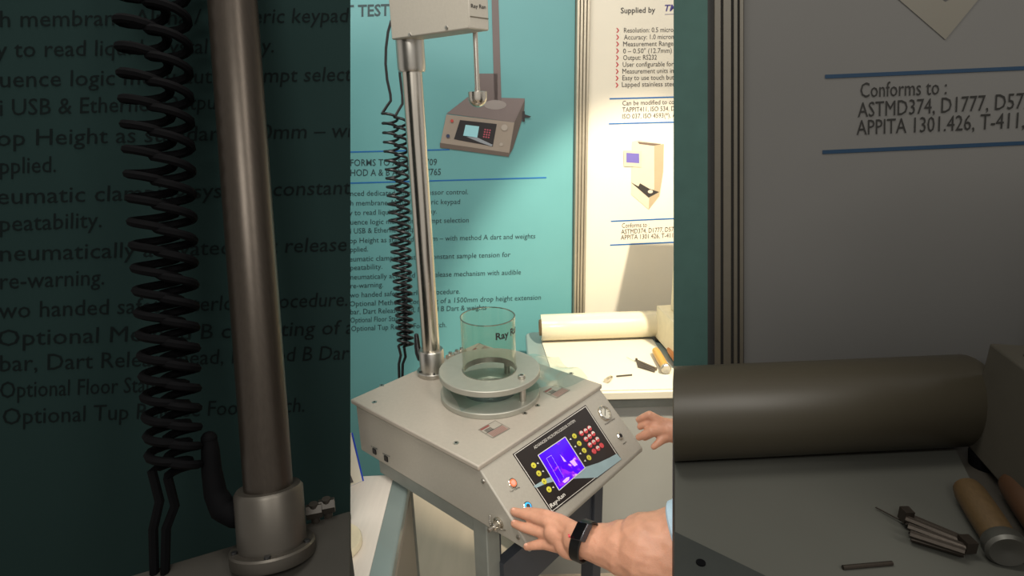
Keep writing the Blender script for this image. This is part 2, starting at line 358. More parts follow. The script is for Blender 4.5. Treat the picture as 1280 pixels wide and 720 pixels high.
# film roll: axis along the image from its left end to right end
cutn2 = ray(842.3, 0).cross(ray(842.3, 720)).normalized()
if cutn2.dot(rt) < 0: cutn2 = -cutn2
def film_roll(M, zt, pl_, pr_, rad_px, mats, label, k, cutp=False):
    rad = .05
    for _ in range(6):
        a = Z(*M(*pl_), zt+rad+.001); b = Z(*M(*pr_), zt+rad+.001); rad = rad_px*k*(a-CAM).dot(fw)/F
    if cutp: a = a-(b-a)*.12
    ax = (b-a); L_ = ax.length
    rt_ = thing('film_roll', ((a.x+b.x)/2, (a.y+b.y)/2, zt), label, 'roll')
    mb = MB(); mb.lathe(a, ax, [(rad*.62, 0.002), (rad*.97, 0), (rad, .004), (rad*1.005, L_*.3), (rad, L_*.6), (rad, L_-.004), (rad*.97, L_), (rad*.62, L_-.002)], 56, closed=True)
    if cutp:
        g = mb.b.verts[:]+mb.b.edges[:]+mb.b.faces[:]; r_ = bmesh.ops.bisect_plane(mb.b, geom=g, plane_co=CAM, plane_no=cutn2, clear_inner=True)
    mb.build('wound_film', mats[0], rt_)
    mb = MB(); e = ax.normalized(); ri_ = rad*(.5 if not cutp else .02); mb.lathe(a-e*.006, ax, [(ri_, 0), (rad*.61, 0), (rad*.61, L_+.012), (ri_, L_+.012)], 40, closed=True)
    if cutp:
        g = mb.b.verts[:]+mb.b.edges[:]+mb.b.faces[:]; bmesh.ops.bisect_plane(mb.b, geom=g, plane_co=CAM, plane_no=cutn2, clear_inner=True)
    mb.build('cardboard_core', mats[1], rt_)
film_roll(ID, tt+.0035, (676, 409.5), (819.5, 404.5), 16.6, (filmroll, card), 'cream roll of plastic film on the white table behind the machine', 1)

def bobbin(M, c0, c1, r0, zt, k, d, mats, label, grp=None):
    rr = r0*k*d/F; a = Z(*M(*c0), zt+rr*1.22); b = Z(*M(*c1), zt+rr*1.22)
    root = thing('thread_bobbin', ((a.x+b.x)/2, (a.y+b.y)/2, zt), label, 'bobbin', grp)
    ax = b-a; L_ = ax.length; e = ax.normalized()
    MB().lathe(a, ax, [(rr*.5, -.001*k), (rr*.85, 0), (rr*.97, L_*.12), (rr, L_*.5), (rr*.97, L_*.95), (rr*.6, L_)], 28).build('thread', mats[0], root)
    MB().lathe(b-e*rr*.1, ax, [(rr*1.15, 0), (rr*1.2, rr*.3), (rr*1.18, rr*.8), (rr*1.0, rr*1.0), (rr*.3, rr*.85), (.0001, rr*.83)], 28).build('cap', mats[1], root)
    MB().cyl(a-e*rr*.9, a, rr*.14, seg=10).build('spindle', mats[1], root)
def small_bits(M, zt, k, d, st, suffix, grp):
    # bundle of pins
    root = thing('pin_bundle', Z(*M(806, 457), zt), 'bundle of thin metal pins in a clip '+suffix, 'pins')
    for i in range(7):
        a = Z(*M(795+.4*i, 451+1.5*i-1.5), zt+.003*k*1+(i % 2)*.0025*k); b = Z(*M(820-.3*i, 461.5+.8*i-1.5), zt+.003*k+(i % 2)*.0025*k)
        MB().tube([a, b], .0026*k**.6, 8).build('pin', st, root)
    MB().box(Z(*M(795.5, 449.5), zt+.006*k), rt0*.0035*k**.5, (0, .004*k**.5, 0), (0, 0, .0045*k**.6)).build('clip', st, root)
    MB().box(Z(*M(819.5, 461), zt+.006*k), rt0*.004*k**.5, (0, .005*k**.5, 0), (0, 0, .004*k**.6)).build('clip', st, root)
    a = Z(*M(783.5, 446.5), zt+.004); b = Z(*M(794, 452), zt+.006)
    MB().tube([a, b], .0006*k**.5, 5).build('needle', st, root)
    a = Z(*M(770.5, 470.3), zt+.003); b = Z(*M(790, 468.6), zt+.003)
    MB().tube([a, b], .003, 8).build('metal_pin', st, label='short plain metal pin lying '+suffix, cat='pin')
small_bits(ID, tt+.0035, 1, 1.75, mat('dull steel pins', (120, 112, 102), .3, .9), 'on the bright white table board', None)
bo = thing('hex_bolt', Z(760, 475, tt+.0035), 'small steel bolt standing askew on bright white board', 'bolt')
p = Z(757.5, 476, tt+.012); q = Z(764, 471.5, tt+.012)
MB().cyl(p, p.lerp(q, .6), .009, seg=6).build('head', steel, bo); MB().cyl(p.lerp(q, .6), q, .0065).build('shank', steel, bo)
bobbin(ID, (819.5, 438), (832, 460), 5.7, tt+.0035, 1, 1.86, (gold, steel_b), 'gold thread bobbin with silver cap, nearest the metal pins on the rear table', 'thread bobbins on the rear table')
bobbin(ID, (838, 437), (852, 456), 6.0, tt, 1, 1.90, (mat('copper thread', (190, 120, 60), .35, .3), steel_b), 'copper thread bobbin cut by the frame edge, right of the gold bobbin', 'thread bobbins on the rear table')
# instrument at the right end of the rear table
ins = thing('gauge_instrument', (.72, 1.98, tt), 'cream cased instrument on black feet at right end of rear table', 'instrument')
c0 = Z(818.5, 421, tt+.012); c1 = Z(860, 468, tt+.012)
ed = (c1-c0); ed.z = 0; ed.normalize(); en = Vector((-ed.y, ed.x, 0))
if en.x < 0: en = -en
hh = .13
MB().poly([c0, c0+ed*.34, c0+ed*.34+en*.3, c0+en*.3], (0, 0, hh)).build('case', cream, ins, bevel=.004)
q0 = c0+ed*.05+en*.035+Vector((0, 0, hh)); MB().poly([q0, q0+ed*.26, q0+ed*.26+en*.2, q0+en*.2], (0, 0, .55)).build('tower', cream, ins, bevel=.004)
for a_, b_ in ((.02, .012), (.3, .012), (.3, .26), (.02, .26)):
    MB().cyl(c0+ed*a_+en*b_-Vector((0, 0, .0118)), c0+ed*a_+en*b_+Vector((0, 0, .002)), .016, .02).build('foot', black, ins)

# ---------------------------------------------------------------- the impact tester
A0 = Vector((-.405, 1.275, 0)); U = Vector((.7504, -.661, 0)); V = Vector((.661, .7504, 0)); ZT = .95
def M3(s, t, z): return A0+U*s+V*t+Vector((0, 0, z))
LU, LV = .44, .453
T = thing('impact_tester', M3(.25, .22, .808), 'grey dart impact tester with steel column, clamp rings and slanted control panel', 'tester')
pr = [(.012, .808), (.565, .808), (.565, .818), (.436, .940), (.012, .940)]
MB().poly([M3(s, .006, z) for s, z in pr], V*(LV-.012)).build('body', paint, T, bevel=.003)
MB().poly([M3(0, 0, .938), M3(LU, 0, .938), M3(LU, LV, .938), M3(0, LV, .938)], (0, 0, .012)).build('top_plate', paint_top, T, bevel=.003)
top = Plane((0, 0, ZT), (0, 0, 1))
fn = (U*.122+Vector((0, 0, .129))).normalized()
front = Plane(M3(.565, 0, .818), fn)
side = Plane(M3(0, .006, 0), -V)
body = T.children[0]
for x, y in ((477, 482), (468, 503), (570, 554), (672, 507), (656, 517), (714, 467), (590, 560-0)):
    if (x, y) == (590, 560): continue
    c = top.at(x, y); mb = MB(); mb.lathe(c, (0, 0, 1), [(.0062, 0), (.006, .0012), (.003, .0016)], 16); sc = mb.build('screw', steel_b, T)
    MB().disc(c+Vector((0, 0, .0014)), (0, 0, 1), .0028, .0006, 6).build('socket', black, sc)
for x, y in ((604, 601.5), (587, 668-2), (648, 671.5)):
    pl = side if x != 648 else side
    c = pl.at(x, y) if x != 587 else None
    if c is None: continue
    MB().lathe(c, pl.n, [(.005, 0), (.0045, .002), (.002, .003)], 14).build('screw', steel_b, T)
def warn(px, label, col2=(182, 120, 110)):
    lab = MB(); shape(lab, top, px, off=.0008); lo = lab.build('warning_label', mat('label print', (165, 158, 145), .5), T, label=label)
    a, b, c, d = [Vector(q+(0,)) for q in px]
    def sub(u0, u1, v0, v1):
        f = lambda u, v: tuple(((a*(1-u)+b*u)*(1-v)+(d*(1-u)+c*u)*v)[:2]); return [f(u0, v0), f(u1, v0), f(u1, v1), f(u0, v1)]
    mb = MB()
    for k_ in range(5): shape(mb, top, sub(.08, .94, .56+.085*k_, .60+.085*k_), off=.0012)
    shape(mb, top, sub(.05, .55, .04, .16), off=.0012)
    mb.build('warning_text', mat('label red', (140, 78, 72), .5), lo)
    mb = MB()
    for k_ in range(3): shape(mb, top, sub(.12, .5, .25+.09*k_, .30+.09*k_), off=.0012)
    shape(mb, top, sub(0, 1, .49, .52), off=.0012); shape(mb, top, sub(0, 1, 0, .02), off=.0012); shape(mb, top, sub(0, .012, 0, 1), off=.0012); shape(mb, top, sub(.985, 1, 0, 1), off=.0012); shape(mb, top, sub(0, 1, .98, 1), off=.0012)
    mb.build('label_text', mat('label ink', (60, 55, 52), .5), lo)
warn([(598, 537), (619, 525.5), (637.5, 535.5), (616, 547.5)], 'red and white warning label by the front corner')
warn([(679, 489.5), (695, 481), (712.5, 487.5), (696, 497.5)], 'red and white warning label right of the rings')
warn([(586, 441), (600, 429), (612, 435), (606, 443)], 'red edged warning label behind the clear tube')

# --- column
cb = top.at(541, 467)
colh = 1.92
r_c = .0235
def column(parent, base, axis, length, r, st, st2, prefix='column'):
    ax = Vector(axis).normalized()
    f = MB(); f.lathe(base, ax, [(r*1.72, 0), (r*1.75, r*.1), (r*1.75, r*.5), (r*1.68, r*.58)], 40); fl = f.build('flange', st2, parent)
    side_ = ax.orthogonal().normalized(); s2 = ax.cross(side_)
    for k in range(5):
        a = 2*math.pi*k/5+.4; c = base+ax*r*.58+(side_*math.cos(a)+s2*math.sin(a))*r*1.52
        MB().disc(c, ax, r*.13, r*.1, 10).build('screw', black, fl)
    MB().lathe(base, ax, [(r*1.40, r*.5), (r*1.40, r*2.9), (r*1.30, r*3.05), (r*1.02, r*3.05)], 40).build('collar', st2, parent)
    MB().cyl(base+ax*r*1, base+ax*length, r, seg=40).build(prefix, st, parent)
column(T, cb, (0, 0, 1), colh-ZT, r_c, steel, steel_b)
# upper collar just below the head
ub = cb.copy(); ub.z = ZT
def zray(x, y, p):  # height of the vertical line through p at image row y
    lo, hi = 0, 4
    for _ in range(40):
        m = (lo+hi)/2; q = Vector((p.x, p.y, m))-CAM; yy = 360-F*q.dot(up)/q.dot(fw)
        if yy > y: lo = m
        else: hi = m
    return lo
z1, z0 = zray(0, 49, cb), zray(0, 90, cb)
MB().lathe((cb.x, cb.y, 0), (0, 0, 1), [(r_c*1.0, z0), (r_c*1.25, z0), (r_c*1.36, z0+.006), (r_c*1.36, z1+.004), (r_c, z1+.004)], 40).build('upper_collar', steel_b, T)
# --- head: box running along U
hp = Plane(Vector((cb.x, cb.y, 0))-V*.042, -V)
hl = hp.at(489.5, 51); hr = hp.at(587, 34.5)
zb = (hl.z+hr.z)/2; sl = (hl-A0).dot(U); sr = (hr-A0).dot(U); tf = (hp.p-A0).dot(V)
HW = .056
MB().poly([M3(sl, tf, zb), M3(sr, tf, zb), M3(sr, tf+HW, zb), M3(sl, tf+HW, zb)], (0, 0, .16)).build('head_housing', paint, T, bevel=.003)
head = T.children[-1]
endp = Plane(M3(sr, 0, 0), U)
MB().poly([M3(sr+.0003, tf+.002, zb+.021), M3(sr+.0003, tf+HW-.002, zb+.021), M3(sr+.0003, tf+HW-.002, zb+.023), M3(sr+.0003, tf+.002, zb+.023)], U*.0006).build('seam', groove, head)
t = MB(); write(t, endp, 'Ray Ran', (589, 9.5), (607.5, 11), 5, bold=.01); t.build('lettering', mat('print black', (40, 36, 34), .5), head)
for x, y in ((512.5, 43.5), (558.5, 34.5)):
    MB().lathe(hp.at(x, y), hp.n, [(.0045, 0), (.004, .002), (.0015, .003)], 14).build('screw', steel_b, head)
# --- dart: rod and hemispherical tup over the ring centre
rc = top.at(613.5, 489, .012)
dz0 = zray(0, 139, rc); dz1 = zb
dc = Vector((rc.x, rc.y, 0)); dpt = W(597, 122, (Vector((rc.x, rc.y, 1.6))-CAM).dot(fw)); 
tupr = 11.6*(dpt-CAM).dot(fw)/F
dx, dy = dpt.x, dpt.y
MB().cyl((dx, dy, dpt.z-.004), (dx, dy, zb+.01), .0052, seg=20).build('rod', steel, T)
MB().lathe((dx, dy, dpt.z), (0, 0, 1), [(.0001, -tupr*1.02)]+[(tupr*math.sin(a), -tupr*math.cos(a)) for a in [math.radians(k*10) for k in range(1, 10)]]+[(tupr, .012), (tupr*.9, .0125), (tupr*.3, .0125), (tupr*.3, .020), (.0001, .020)], 36).build('tup', steel, T)
# --- clamp rings, studs, bolts and guard tube
def ring(name, c, ro, ri, h, m):
    b_ = .0015
    return MB().lathe(c, (0, 0, 1), [(ri, b_), (ri, h-b_), (ri+b_, h), (ro-b_, h), (ro, h-b_), (ro, b_), (ro-b_, 0), (ri+b_, 0)], 96, closed=True).build(name, m, T)
rc = top.at(613, 492.8); RO = .1225
ring('lower_ring', rc, RO, .066, .014, ring_alu)
zc = ZT+.056
ring('upper_ring', Vector((rc.x, rc.y, zc)), RO+.001, .066, .015, ring_alu)
MB().lathe((rc.x, rc.y, zc), (0, 0, 1), [(.0645, .001), (.0645, .0155), (.066, .0155), (.066, .001)], 80, closed=True).build('inner_ring', steel_b, T)
MB().disc(Vector((rc.x, rc.y, ZT+.0005)), (0, 0, 1), .064, .001, 48).build('well', mat('dark well', (70, 72, 70), .4), T)
for a in (-38, 65, 150):
    c = rc+Vector((math.cos(math.radians(a)), math.sin(math.radians(a)), 0))*.1
    MB().cyl(c+Vector((0, 0, .013)), Vector((c.x, c.y, zc+.001)), .008).build('stud', steel_b, T)
bcol = Z(652, 473, zc+.015)
MB().lathe(bcol, (0, 0, 1), [(.0085, 0), (.0085, .008), (.006, .0095), (.004, .0095), (.004, .004)], 16).build('cap_bolt', steel_b, T)
# tube: inner + outer wall, standing on the inner ring
zt1 = zray(0, 395, Vector((rc.x, rc.y, 0)))
tr_ = .0655
gt = MB().lathe((rc.x, rc.y, 0), (0, 0, 1), [(tr_, zc+.0156), (tr_, zt1), (tr_-.0025, zt1), (tr_-.0025, zc+.0156)], 72, closed=True).build('guard_tube', clear, T, label='clear acrylic tube')
MB().lathe((rc.x, rc.y, 0), (0, 0, 1), [(tr_+.0002, zt1-.0015), (tr_+.0004, zt1+.0003), (tr_-.0027, zt1+.0003), (tr_-.0027, zt1-.0015)], 72, closed=True).build('tube_rim', mat('acrylic rim', (205, 212, 200), .2, clear=.45), gt)
tp = MB(); dview = (CAM-Vector((rc.x, rc.y, CAM.z))).normalized()
# lettering wrapped on the tube
me = letters('Ray Ran', .03); ang0 = math.atan2(dview.y, dview.x)
sc_ = .024; vs = []
for v in me.vertices:
    a = ang0+.24+v.co.x*sc_/tr_; vs.append(tp.b.verts.new((rc.x+(tr_+.0006)*math.cos(a), rc.y+(tr_+.0006)*math.sin(a), zt1-.036+v.co.y*sc_)))
for p_ in me.polygons:
    try: tp.b.faces.new([vs[i] for i in p_.vertices])
    except ValueError: pass
tp.build('lettering', mat('tube print', (40, 40, 40), .5), gt)
# --- clamp lever on the collar
def lever(parent, M, d, k, m):
    P = lambda x, y, dd=0: W(*M(x, y), d+dd)
    s = k*d/F
    mb = MB(); pts = [(520.5, 419.5), (521, 424), (521.5, 432), (523, 441), (526, 447), (531, 450), (535, 451)]
    rr = [2.2, 2.6, 2.9, 3.3, 3.9, 3.6, 2.6]
    dens = []; dr = []
    for i in range(len(pts)-1):
        for q in range(4):
            f_ = q/4; dens.append(P(pts[i][0]*(1-f_)+pts[i+1][0]*f_, pts[i][1]*(1-f_)+pts[i+1][1]*f_)); dr.append((rr[i]*(1-f_)+rr[i+1]*f_)*s*1.3)
    dens.append(P(*pts[-1])); dr.append(rr[-1]*s*1.3)
    mb.tube(dens, dr, 12); mb.ball(dens[0], dr[0]*1.05)
    mb.build('clamp_lever', m, parent)
dcol = (cb-CAM).dot(fw)
lever(T, ID, dcol-.01, 1, black)
# fittings behind the rings
for i, (x, y, dx_) in enumerate(((563, 443, 8), (571, 440, 7), (577, 437.5, 6))):
    c = Z(x, y+2, ZT+.012); e = U*.0+V
    MB().cyl(c-e*.012, c+e*.012, .008, seg=6).build('air_fitting', (steel, dkgrey, steel)[i], T)
    MB().cyl(c-Vector((0, 0, .0125)), c+Vector((0, 0, .012)), .005, seg=12).build('air_fitting', steel_b, T)
# --- coiled cables
def coils(parent, M, d, k, m, name='coiled_cable', second=True, ybot=474):
    def helix(c0, c1, y0, y1, turns, r0, r1, ph, lead, tail):
        pts = [W(*M(*q), d) for q in lead]
        n = turns*14
        for i in range(n+1):
            f_ = i/n; g = 1-(1-f_)**1.0
            yy = y0+(y1-y0)*(1.25*f_-.25*f_*f_); xx = c0+(c1-c0)*((yy-y0)/(y1-y0)); rr = (r0+(r1-r0)*f_)*k*d/F; a = ph+2*math.pi*turns*f_
            pts.append(W(*M(xx, yy), d)+rt0*math.cos(a)*rr+fw*math.sin(a)*rr*.9)
        pts += [W(*M(*q), d) for q in tail]
        return pts
    th = 1.75*k*d/F
    h1 = helix(487, 505, 142, 432, 30, 9.5, 7.0, math.pi, [(489, 26), (485, 40), (482.5, 60), (482, 80), (484, 100), (488, 118), (488.5, 126), (484, 132)], [(501, 444), (498.5, 455), (499, ybot), (500, ybot+22)])
    MB().tube(h1, th, 7).build(name, m, parent)
    h2 = helix(500.5, 510.5, 148, 434, 30, 8.0, 5.6, math.pi+.6, [(499, 50), (498.5, 70), (500, 95), (503, 120), (503, 130), (498, 138)], [(507, 446), (503.5, 455), (503, ybot), (504, ybot+22)])
    MB().tube(h2, th, 7).build(name, m, parent)
coils(T, ID, 1.66, 1, black)
# --- control panel
def fp(x, y, o=0): return front.at(x, y, o)
ov = MB(); shape(ov, front, [(641, 567.5), (732, 506), (777, 574), (690, 642)], off=.0012, th=.0011)
ovo = ov.build('control_overlay', blackp, T)
bd = MB()
cor = [(643, 568), (732, 508), (774.5, 573.5), (690, 639)]
for i in range(4):
    a, b = Vector(cor[i]+(0,)), Vector(cor[(i+1) % 4]+(0,)); nn = Vector((-(b-a).y, (b-a).x, 0)).normalized()*.35
    bd.flat([fp(*(a+nn)[:2], .0014), fp(*(b+nn)[:2], .0014), fp(*(b-nn)[:2], .0014), fp(*(a-nn)[:2], .0014)])
sc4 = [(672.5, 569), (706.5, 546), (731.5, 585), (699, 613)]
for i in range(4):
    a, b = Vector(sc4[i]+(0,)), Vector(sc4[(i+1) % 4]+(0,)); nn = Vector((-(b-a).y, (b-a).x, 0)).normalized()*.5
    bd.flat([fp(*(a+nn)[:2], .0026), fp(*(b+nn)[:2], .0026), fp(*(b-nn)[:2], .0026), fp(*(a-nn)[:2], .0026)])
bd.build('outline', white_ink, ovo)
sw = MB(); shape(sw, front, [(777, 574), (771, 567), (762, 572), (748, 578.5), (734, 583), (700, 592), (683, 598), (667, 607.5), (670, 610), (684, 604), (700, 600), (722, 598), (746, 597)], off=.0016)
sw.build('swoosh', swoosh_m, ovo)
sm = MB(); shape(sm, front, sc4, off=.0023, th=.001); so = sm.build('display', screen_m, ovo)
gl = MB()
gm = mat('screen readout', (190, 150, 255), .3, emit=.9)
stripe(gl, front, (683, 573), (700, 603), .5, off=.0028); stripe(gl, front, (683, 573), (689, 569), .4, off=.0028); stripe(gl, front, (689, 569), (705, 597), .4, off=.0028)
shape(gl, front, [(703, 602), (708, 597), (712, 596), (711, 600), (706, 604)], off=.0028)
shape(gl, front, [(700, 568), (704, 572), (708, 577), (705, 577)], off=.0028); shape(gl, front, [(712, 577), (717, 574), (722, 581), (718, 583)], off=.0028)
gl.build('readout', gm, so)
for x, y in ((666.8, 582), (673.3, 592), (680, 602), (686, 612), (717.8, 545.3), (723.8, 554.5), (730, 563.3), (736, 572.3)):
    kb = MB().disc(fp(x, y, .0011), fn, .0062, .0022, 18, .0006).build('menu_button', yellowk, ovo)
    MB().disc(fp(x, y, .0032), fn, .0018, .0003, 8).build('button_mark', mat('olive ink', (120, 110, 30), .5), kb)
    s_ = 1 if x < 700 else -1
    xa, ya = (x+5.5, y-3.2) if s_ == 1 else (x-4.6, y+3.4)
    tm = MB(); shape(tm, front, [(xa, ya-1.3), (xa+1.5, ya+1), (xa-1.4, ya+1)], off=.0015); tm.build('arrow_mark', white_ink, ovo)
keys = [(726.4, 542), (731.7, 539), (736.4, 535.6), (732, 549.4), (736.6, 546), (741, 542.5), (737, 556.7), (741.7, 553.2), (746.2, 549.6), (742.2, 564.4), (746.9, 560.8), (751.6, 557.2)]
kd = '123456789*0#'
eu = (fp(736.4, 535.6)-fp(726.4, 542)).normalized(); ev = fn.cross(eu)
for i, (x, y) in enumerate(keys):
    c = fp(x, y, .0011); rk = .0063
    ko = MB().disc(c, fn, rk, .0026, 18, .0006).build('key', redk, ovo)
    if i not in (9, 11):
        hm = MB(); hm.flat([c+fn*.0029+(eu*math.cos(a)+ev*math.sin(a))*(rk-.0008) for a in [math.pi*q/10 for q in range(11)]]); hm.build('key_face', whitek, ko)
        t = MB(); me = letters(kd[i], .02); xs = [v.co.x for v in me.vertices]; mid = (max(xs)+min(xs))/2
        vs = [t.b.verts.new(c+fn*.0033+eu*(v.co.x-mid)*.005+ev*(.0004+v.co.y*.005)) for v in me.vertices]
        for p_ in me.polygons: t.b.faces.new([vs[q] for q in p_.vertices])
        t.build('numeral', ink, ko)
t = MB(); write(t, front, 'ADVANCED MICROPROCESSOR SYSTEM', (668.5, 561.5), (719.5, 527), 4.6, off=.0015)
write(t, front, 'Ray-Ran', (689.5, 635), (707, 619), 7, off=.0015, bold=.02); write(t, front, 'www.ray-ran.com', (696, 636), (703, 629.5), 1.6, off=.0015)
t.build('lettering', white_ink, ovo)
t = MB(); write(t, front, 'Pressure Gauge', (757, 531.5), (769, 523.5), 2.4, off=.0006, bold=.01); write(t, front, 'Start', (779.5, 556), (783.5, 552.5), 2.4, off=.0006, bold=.02)
write(t, front, 'Test Clamp', (638, 616), (650, 609.5), 2.4, off=.0006, bold=.01)
t.build('lettering', mat('panel print', (60, 55, 50), .5), T)
# gauge
g0 = fp(755, 517)
ga = MB().lathe(g0, fn, [(.0195, 0), (.0195, .006), (.018, .0075), (.0155, .0075), (.0155, .003), (.0001, .003)], 36).build('pressure_gauge', steel, T)
MB().disc(g0+fn*.003, fn, .0152, .0006, 28).build('dial_face', mat('dial face', (200, 195, 180), .4), ga)
MB().box(g0+fn*.0042+(eu+ev)*.002, (eu+ev).normalized()*.011, (eu-ev).normalized()*.0007, fn*.0003).build('needle', black, ga)
dt = MB()
for k_ in range(9):
    a = math.radians(-40+k_*32.5); e_ = eu*math.cos(a)+ev*math.sin(a); dt.box(g0+fn*.0039+e_*.0128, e_*.0018, e_.cross(fn)*.0005, fn*.0002)
dt.build('dial_marks', black, ga)
# start socket, lit buttons
s0 = fp(774.3, 545.5); so_ = MB().lathe(s0, fn, [(.0095, 0), (.0095, .003), (.007, .0055), (.005, .0055), (.005, .002)], 28).build('start_button', steel, T)
MB().disc(s0+fn*.002, fn, .0048, .003, 18).build('button_core', black, so_)
for x, y, m_ in ((640.3, 604.3, glow_r), (658.8, 633.5, glow_b)):
    c = fp(x, y); b_ = MB().lathe(c, fn, [(.0102, 0), (.0102, .003), (.009, .004), (.0078, .004), (.0078, .001)], 28).build('push_button', steel, T)
    MB().lathe(c, fn, [(.0077, .001), (.0077, .0042), (.005, .0042), (.005, .001)], 28).build('light_ring', m_, b_)
    MB().disc(c+fn*.001, fn, .005, .004, 18).build('button_core', steel_b if m_ is glow_b else mat('pale red cap', (235, 170, 150), .4), b_)
# safety connector with chain on the left cheek
s1 = side.at(623.5, 653.5)
cn = MB().lathe(s1, side.n, [(.013, 0), (.013, .003), (.008, .004), (.008, .016), (.006, .018)], 24).build('air_connector', steel, T)
MB().disc(s1+side.n*.018, side.n, .004, .012, 14).build('nozzle', steel_b, cn)
ch = []
for (x, y) in ((612.5, 645), (612, 651), (613.5, 658), (616.5, 663), (620, 664), (623, 661), (624.5, 656)): ch.append(side.at(x, y, .006))
mb = MB()
for i in range(len(ch)-1):
    for q in range(3): mb.ball(ch[i].lerp(ch[i+1], q/3), .0022, u=8, v=6)
mb.build('bead_chain', steel_b, cn)
MB().tube([side.at(622, 660, .008), side.at(631.5, 663, .008)], .0012).build('pin', steel_b, cn)
# rear sockets on the cheek
for x, y, nm in ((468.5, 564, 'USB'), (483, 573, 'Ethernet')):
    c = side.at(x, y); so2 = MB().box(c+side.n*.001, U*.0065, (0, 0, .007), side.n*.002).build('port', black, T, bevel=.001)
    t = MB(); write(t, side, nm, (x-4.5, y-6.5+1), (x+3.5+(1 if nm[0] == 'E' else 0), y-1.6), 1.5, off=.0006, bold=.02); t.build('lettering', ink, so2)

# --- stand under the tester
st = thing('stand', M3(.28, .22, 0), 'dark grey metal stand carrying the impact tester', 'stand')
zs = .807
lt = Z(606, 664, .78)
sL = (lt-A0).dot(U); 
def leg(s, t_, m): MB().box(M3(s, t_, zs/2-.0), U*.020, V*.020, (0, 0, zs/2)).build('leg', m, st, bevel=.002)
LEGS = ((.06, .085), (.42, .035), (.06, .42), (.44, .42))
for s, t_ in LEGS: leg(s, t_, dkgrey if t_ < .3 else slate)
MB().box(M3(.235, .035, zs-.0225), U*.164, V*.018, (0, 0, .022)).build('rail', dkgrey, st)
MB().box(M3(.25, .42, zs-.0225), U*.169, V*.018, (0, 0, .022)).build('rail', dkgrey, st)
MB().box(M3(.06, .225, zs-.0225), U*.018, V*.174, (0, 0, .022)).build('rail', dkgrey, st)
MB().box(M3(.44, .225, zs-.0225), U*.018, V*.174, (0, 0, .022)).build('rail', slate, st)
MB().box(M3(.44, .225, .62), U*.012, V*.174, (0, 0, .06)).build('front_panel', slate, st)
for s, t_ in LEGS: MB().cyl(M3(s, t_, -.0), M3(s, t_, .02), .027).build('foot', black, st)

# --- plastic film trapped in the clamp
fb = MB(); nx, ny = 34, 26; grid = []
ctr = Vector((rc.x, rc.y, ZT+.035))
e1 = Vector((.93, .37, 0)).normalized(); e2 = Vector((-e1.y, e1.x, 0))
for i in range(nx+1):
    row = []
    for j in range(ny+1):
        a = -.105+.345*i/nx; b = (-.10+.20*j/ny)*(1-.35*max(0, i/nx-.5))+(.02 if i else 0)*i/nx; d_ = max(0, a-.09)
        ww_ = .006*math.sin(a*38+b*20)+.005*math.sin(b*46-a*21+1)
        q = ctr+e1*a+e2*b; rr = (q-ctr).length
        fl = min(1, max(0, (rr-.118)/.05))
        q.z += 1.6*ww_*fl-.018*min(1, max(0, (rr-.12)/.1)) + .0015*math.sin(a*90)*(1-fl)*(1 if rr < .06 else 0)
        q.z = max(q.z, ZT+.004); row.append(fb.b.verts.new(q))
    grid.append(row)
for i in range(nx):
    for j in range(ny): fb.b.faces.new((grid[i][j], grid[i+1][j], grid[i+1][j+1], grid[i][j+1]))
fb.build('plastic_film', film_m, label='crumpled clear plastic film held between the two clamp rings', cat='film')

# ---------------------------------------------------------------- left counter
ct = thing('counter', Z(470, 690, 0.75)-Vector((0, 0, .75)), 'white topped counter with grey green rim left of the machine', 'counter')
k0 = Z(514, 590, tt); k1 = Z(489, 720, tt)
dr = (k1-k0).normalized(); bl = Z(430, 596, tt); 
far = k0+dr*.55
cr = []
for k_ in range(6):
    f_ = k_/5; a = k0-(k0-bl).normalized()*.035; b = k0+dr*.035; cr.append(a*(1-f_)**2+k0*2*f_*(1-f_)+b*f_**2)
bl2 = Z(438.3, 594.5, tt); bl3 = Z(438.3, 640, tt); bl4 = Z(380, 720, tt)
poly_ = [bl2]+cr+[far, far+(bl4-far)*.9, bl4, bl3]
MB().poly([p-Vector((0, 0, .035)) for p in poly_], (0, 0, .035)).build('rim', tabg, ct, bevel=.006)
inn = (k0-bl2).normalized()
w0 = k0-inn*.042-dr*-.012; w1 = far-inn*.045
MB().poly([bl2-(bl2-bl3)*.06+Vector((0, 0, .0003)), w0+Vector((0, 0, .0003)), w1+Vector((0, 0, .0003)), bl4+Vector((0, 0, .0003)), bl3+Vector((0, 0, .0003))], (0, 0, .002)).build('counter_top', tabw, ct)
lo = [p-inn*.002 if i not in (0,) else p for i, p in enumerate(poly_)]
MB().poly([Vector((p.x, p.y, 0)) for p in lo], (0, 0, tt-.036)).build('cabinet', mat('counter carcass', (150, 140, 126), .4, var=.06, scale=2), ct, bevel=.02)
sg = thing('card_holder', Z(446, 604, tt+.0025), 'white notice card in blue edged stand at the left end of the counter', 'card')
c0 = Z(454, 601, tt+.0025); c1 = Z(438.6, 607.5, tt+.0025); hgt = .085
leanv = W(440.5, 541, (c0-CAM).dot(fw)+.0)-c0
def quadf(u0, u1, v0, v1): 
    f_ = lambda u, v: c0+(c1-c0)*u+(leanv+(c1-c0)*(.0 if 1 else 0))*v
    return [f_(u0, v0), f_(u1, v0), f_(u1, v1), f_(u0, v1)]
cu_ = (c1-c0); nrm_ = cu_.cross(leanv).normalized()
if nrm_.dot(CAM-c0) < 0: nrm_ = -nrm_
tri = [c0, c1, W(438.6, 541, (c0-CAM).dot(fw)), W(440, 541, (c0-CAM).dot(fw))]
MB().poly(tri, -nrm_*.004).build('card', paper, sg)
bm_ = mat('blue edging', (35, 70, 190), .4)
MB().tube([tri[0], tri[3]], .0022).build('edging', bm_, sg)
MB().tube([tri[0], tri[1]], .0010).build('edging', mat('pale edging', (180, 178, 180), .4), sg)
qd = MB(); 
